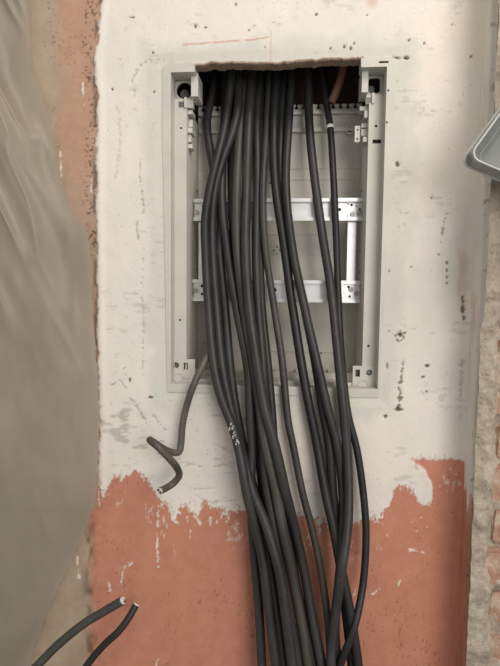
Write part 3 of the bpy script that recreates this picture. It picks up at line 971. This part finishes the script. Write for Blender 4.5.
# ------------------------------------------------------------------ the cables
MMPX = 0.00147
base_d = [(60, .106), (74, .105), (103, .098), (150, .078), (200, .056), (300, .046), (340, .018), (372, -.009), (392, -.0135), (420, -.016), (480, -.022), (560, -.034), (666, -.05), (720, -.06)]
GRP = 'black cables hanging from the box'
CABLES = [
    # order: the ones lying against the wall first; points (px, py); diameter; sheath; label
    ([(231, 60), (230, 110), (231, 150), (232, 200), (235, 260), (241, 310), (247, 360), (252, 400), (258, 450), (264, 500), (272, 550), (280, 600), (288, 666), (292, 700)], .0118, 0,
     'black cable hidden behind the left half of the bundle, against the back panel'),
    ([(241, 60), (236, 120), (233, 180), (233, 210), (238, 260), (246, 320), (252, 370), (257, 410), (262, 450), (270, 500), (277, 550), (286, 600), (297, 666), (301, 700)], .0118, 0,
     'black cable running behind the middle of the bundle over both rails'),
    ([(265, 60), (262, 120), (261, 190), (260, 245), (262, 305), (268, 365), (272, 410), (275, 450), (281, 490), (288, 530), (296, 580), (304, 620), (314, 666), (320, 700)], .0110, 0,
     'dark cable at the right rim of the dense bundle where it crosses the rails'),
    ([(285, 60), (281, 120), (281, 180), (291, 245), (303, 300), (315, 360), (323, 410), (329, 445), (333, 495), (337, 530), (342, 580), (347, 620), (352, 666), (354, 700)], .0125, 0,
     'black cable in the middle of the trio right of the bundle'),
    ([(217, 60), (212, 95), (207, 122), (211, 155), (217, 190), (221, 220), (220, 250), (225, 305), (230, 365), (236, 410), (244, 450), (254, 490), (262, 525), (270, 570), (277, 615), (284, 666), (288, 700)], .0122, 1,
     'cable leaving the gap leftmost, bowing out left near the top left corner'),
    ([(261, 60), (257, 120), (257.5, 190), (256, 245), (258, 305), (263, 365), (265, 410), (264, 450), (267, 490), (274, 525), (281, 570), (288, 610), (298, 666), (302, 700)], .0125, 1,
     'cable in the dense bundle that swings left below the box then right again'),
    ([(270, 60), (267, 120), (263, 190), (265, 245), (273, 300), (282, 360), (288, 420), (294, 450), (303, 495), (312, 528), (319, 560), (324, 590), (328, 620), (330, 650), (331, 690)], .0100, 2,
     'thin brownish cable hanging alone between the dense bundle and the right trio'),
    ([(278, 60), (274, 120), (275, 180), (284, 245), (293, 310), (306, 390), (316, 440), (326, 495), (334, 530), (341, 568), (350, 612), (358, 666), (360, 700)], .0125, 0,
     'black cable forming the left side of the trio right of the bundle'),
    ([(226, 60), (225, 110), (223, 150), (222, 205), (226, 240), (236, 305), (248, 370), (250, 410), (252, 450), (250.5, 488), (252, 520), (254, 552), (259, 610), (262, 666), (264, 700)], .0122, 1,
     'cable hanging straight at the left rim of the bundle in front of salmon paint'),
    ([(248, 60), (241, 120), (236.5, 190), (237, 245), (243, 300), (254, 365), (260, 405), (267, 450), (276, 490), (282, 525), (291, 570), (299, 610), (308, 666), (313, 700)], .0132, 2,
     'thick dusty brownish cable in the centre of the bundle at the bottom'),
    ([(293, 60), (289, 120), (286, 185), (292, 245), (304, 305), (317, 362), (328, 410), (338, 450), (343, 500), (342.5, 540), (338, 590), (335, 630), (338, 666), (340, 700)], .0118, 1,
     'cable forming the right side of the trio right of the bundle'),
    ([(254, 60), (249, 120), (246.5, 190), (245.5, 245), (249, 305), (258, 370), (264, 405), (276, 450), (285, 490), (294, 525), (304, 570), (311, 610), (322, 666), (328, 700)], .0132, 1,
     'thick cable on the right front of the dense bundle below the box'),
    ([(239, 60), (237, 115), (220, 168), (214, 195), (212, 228), (213, 260), (216, 300), (222, 365), (230, 405), (241, 450), (252, 490), (266, 525), (279, 570), (285, 610), (292, 666), (296, 700)], .0128, 1,
     'cable sweeping diagonally left across the bundle beside the outermost one'),
    ([(233, 60), (225, 125), (210, 188), (205, 222), (205.5, 250), (208, 300), (214, 365), (221, 397), (233, 428), (240, 455), (247, 495), (256, 530), (263, 562), (269, 612), (276, 666), (280, 700)], .0125, 1,
     'leftmost cable over the rails, splashed with plaster below the box'),
    ([(322, 60), (325, 95), (330, 126), (333, 170), (336, 232), (338, 290), (341, 350), (348, 414), (357, 450), (364, 500), (366, 535), (363, 584), (354, 628), (340, 666), (332, 700)], .0098, 0,
     'thin rightmost cable with a white band, curving back left at the bottom'),
    ([(308, 60), (309, 118), (313, 165), (322, 232), (331, 289), (335, 325), (340, 375), (345, 426), (348, 470), (348, 520), (341, 574), (336, 610), (332, 640), (331, 666), (333, 700)], .0125, 1,
     'single cable right of the trio that crosses over it near the bottom'),
]
CABLES = [(a_, b_ * 1.10, c_, d_) for a_, b_, c_, d_ in CABLES]
ROWS = np.arange(60, 700, 5.0)
placed = []
zord = 0
for pts, dia, mat_i, label in CABLES:
    sm_ = np.array([q_[:2] for q_ in catmull([(a, b, 0) for a, b in pts], 3.0)])
    order_ = np.argsort(sm_[:, 1])
    xr_ = np.interp(ROWS, sm_[order_, 1], sm_[order_, 0])
    ypx, dpx = zip(*base_d)
    yd = np.interp(ROWS, ypx, dpx) - (dia - .012) * .5
    slope = np.sqrt(1 + np.gradient(xr_, ROWS) ** 2)
    for (xo, yo, do) in placed:
        need = (dia + do) / 2 * 1.0
        dx = (xr_ - xo) * MMPX / slope
        req = np.sqrt(np.clip(need ** 2 - dx ** 2, 0, None))
        yd = np.where((np.abs(dx) < need), np.minimum(yd, yo - req), yd)
    ker = np.hanning(17); ker /= ker.sum()
    pad = np.concatenate([np.full(8, yd[0]), yd, np.full(8, yd[-1])])
    # take the nearer of the raw and smoothed depth, then smooth once more
    s1 = np.convolve(pad, ker, 'valid')
    pad = np.concatenate([np.full(8, yd[0]), np.minimum(s1, yd), np.full(8, yd[-1])])
    yd = np.convolve(pad, ker, 'valid')
    placed.append((xr_, yd, dia))
    w3 = [P(xr_[i], ROWS[i], yd[i]) for i in range(0, len(ROWS), 2)]
    tp = w3[0]
    head = [Vector((tp.x, tp.y, tp.z + .32)), Vector((tp.x, tp.y, tp.z + .16)), Vector((tp.x, tp.y, tp.z + .06))]
    bt = w3[-1]
    d_ = (w3[-1] - w3[-3]).normalized()
    tail = [bt + d_ * .08 + Vector((0, -.005, 0)), Vector((bt.x + d_.x * .2, bt.y - .08, .45)), Vector((bt.x + d_.x * .3, bt.y - .12, dia / 2 + .004))]
    path = catmull(head + w3 + tail, .006)
    o = link('power_cable', tube_mesh('power_cable', path, dia / 2, 14), M_CAB[mat_i], None, True)
    tag(o, label, 'cable', GRP)
    ROOT[o.name] = Vector((0, 0, 0))
    if 'white band' in label: band_o, band_d = o, (xr_, yd, dia)
    if 'splashed' in label: spl_o, spl_d = o, (xr_, yd, dia)


def on_cable(dat, py, side=0.0):
    xr_, yd, dia = dat
    return P(float(np.interp(py, ROWS, xr_)), py, float(np.interp(py, ROWS, yd)))


pa, pb = on_cable(band_d, 125.5), on_cable(band_d, 128.5)
me = tube_mesh('tape_band', [pa, (pa + pb) / 2, pb], band_d[2] / 2 + .0006, 14)
link('tape_band', me, M_TAPE, band_o, True)['label'] = 'white tape band'
rng = random.Random(5)
for i in range(12):
    pyv = 423 + i * 1.9 + rng.uniform(-1, 1)
    c0 = on_cable(spl_d, pyv)
    bm = bmesh.new()
    bmesh.ops.create_icosphere(bm, subdivisions=2, radius=1.0)
    s_ = rng.uniform(.0006, .0015)
    for v in bm.verts:
        v.co = Vector((v.co.x * s_ * (1 + .3 * rng.random()), v.co.y * .00035, v.co.z * s_ * 1.9 * (1 + .3 * rng.random())))
    a_ = rng.uniform(-.7, .5)
    rr = spl_d[2] / 2
    bmesh.ops.translate(bm, vec=(c0.x + math.sin(a_) * rr, c0.y - math.cos(a_) * rr, c0.z), verts=bm.verts[:])
    bm_obj('plaster_splash', bm, M_SPLASH, spl_o, True)


def loose_cable(pts, dia, mat_, label, core_cols, collar):
    path = catmull([P(a, b, y_) for a, b, y_ in pts], .003)
    o = link('power_cable', tube_mesh('power_cable', path, dia / 2, 16), mat_, None, True)
    tag(o, label, 'cable')
    ROOT[o.name] = Vector((0, 0, 0))
    e = Vector(path[-1]); d = (Vector(path[-1]) - Vector(path[-4])).normalized()
    # pale filler face, then the cut cores
    c_ = link('cut_face', tube_mesh('cut_face', [e - d * .001, e + d * collar], dia / 2 * .86, 16), M_CORE, o, False)
    side = d.cross(Vector((0, 0, 1))).normalized(); up_ = side.cross(d)
    for i, cm in enumerate(core_cols):
        an = 2 * math.pi * i / len(core_cols) + .6
        q0 = e + (side * math.cos(an) + up_ * math.sin(an)) * dia * .22
        k_ = link('core', tube_mesh('core', [q0, q0 + d * (collar + .0015)], dia * .15, 10), cm, o, False)
    return o


loose_cable([(216, 330, .036), (213, 345, .020), (207, 357, -.004), (197, 377, -.022), (188, 401, -.024), (182.5, 425, -.022), (181, 444, -.022), (179, 452, -.027), (168, 451, -.042),
             (154, 442.5, -.062), (150, 440, -.078), (157, 446, -.088), (168, 457, -.080), (177, 468, -.060), (179, 476, -.046), (173, 483.5, -.044), (166, 488, -.052), (160, 491, -.064)],
            .0102, M_CAB[3], 'short brownish cable kinked in a spiral, ending free left of the bundle', [M_HOLE, M_HOLE], .0008)
loose_cable([(-40, 800, -.17), (10, 695, -.14), (38, 665, -.125), (60, 643, -.112), (85, 623, -.10), (105, 611, -.092), (122, 601, -.088)],
            .0118, M_CAB[2], 'cut cable with pale end in front of the plastic sheet, bottom left', [M_CORE, M_CORE, M_COPPER], .0025)
loose_cable([(30, 790, -.10), (72, 690, -.075), (88, 664, -.066), (104, 645, -.060), (118, 632, -.054), (128, 619, -.046), (136, 605, -.036)],
            .0106, M_CAB[0], 'thinner black cable stub beside the pale-ended one, lower on salmon wall', [M_BROWNCORE], .002)

# ------------------------------------------------------------------ grey tub at the right edge
RIM_Y = -PIL - 0.086
c0 = P(467.5, 157, RIM_Y)
e2 = (P(500, 171, RIM_Y) - P(472, 159, RIM_Y)).normalized()
e1 = Vector((-e2.z, 0, e2.x))
e1 = (e1 * 0.94 + Vector((e2.x, 0, e2.z)) * 0.18).normalized()
TL_, TW_ = 0.30, 0.22
tub = empty('plastic_tub', c0 + Vector((0.12, 0.06, 0)))
tag(tub, 'grey plastic tub with a highlight painted on its rim at the right edge', 'plastic tub')


def tub_loop(inset, w, rad, n=8):
    pts = rect(inset, TL_ - inset, inset, TW_ - inset, max(rad, .002), n)
    return [c0 + e2 * a + e1 * b + Vector((0, w, 0)) for a, b in pts]


def loft(name, loops, mat, parent, cap=False):
    bm = bmesh.new()
    L = [[bm.verts.new(p) for p in lp] for lp in loops]
    for a, b in zip(L[:-1], L[1:]):
        for i in range(len(a)):
            j = (i + 1) % len(a)
            bm.faces.new((a[i], a[j], b[j], b[i]))
    if cap: bm.faces.new(L[-1])
    return bm_obj(name, bm, mat, parent, True)


loft('rim', [tub_loop(.0006, .003, .014), tub_loop(.0002, .0014, .014), tub_loop(.0006, .0002, .014), tub_loop(.0013, 0, .0135), tub_loop(.0020, .0004, .013), tub_loop(.0024, .003, .0125)], M_TUB_HIGHLIGHT, tub)
loft('outer_wall', [tub_loop(.0006, .003, .014), tub_loop(.0010, .030, .014), tub_loop(.0004, .0305, .014), tub_loop(.0004, .033, .014), tub_loop(.008, .034, .012), tub_loop(.013, .064, .012), tub_loop(.016, .066, .012)], M_TUB, tub, True)
loft('bead', [tub_loop(.0008, .0290, .014), tub_loop(-.0006, .0295, .014), tub_loop(-.0006, .0312, .014), tub_loop(.001, .0318, .014)], M_TUB_HIGHLIGHT, tub)
inner = loft('inner_wall', [tub_loop(.0022, .002, .013), tub_loop(.0075, .030, .012), tub_loop(.022, .052, .010), tub_loop(.024, .054, .008)], M_TUB, tub, True)
loft('inner_step', [tub_loop(.0140, .040, .011), tub_loop(.0146, .0392, .011), tub_loop(.0156, .0395, .011), tub_loop(.0175, .046, .011)], M_TUB, inner)
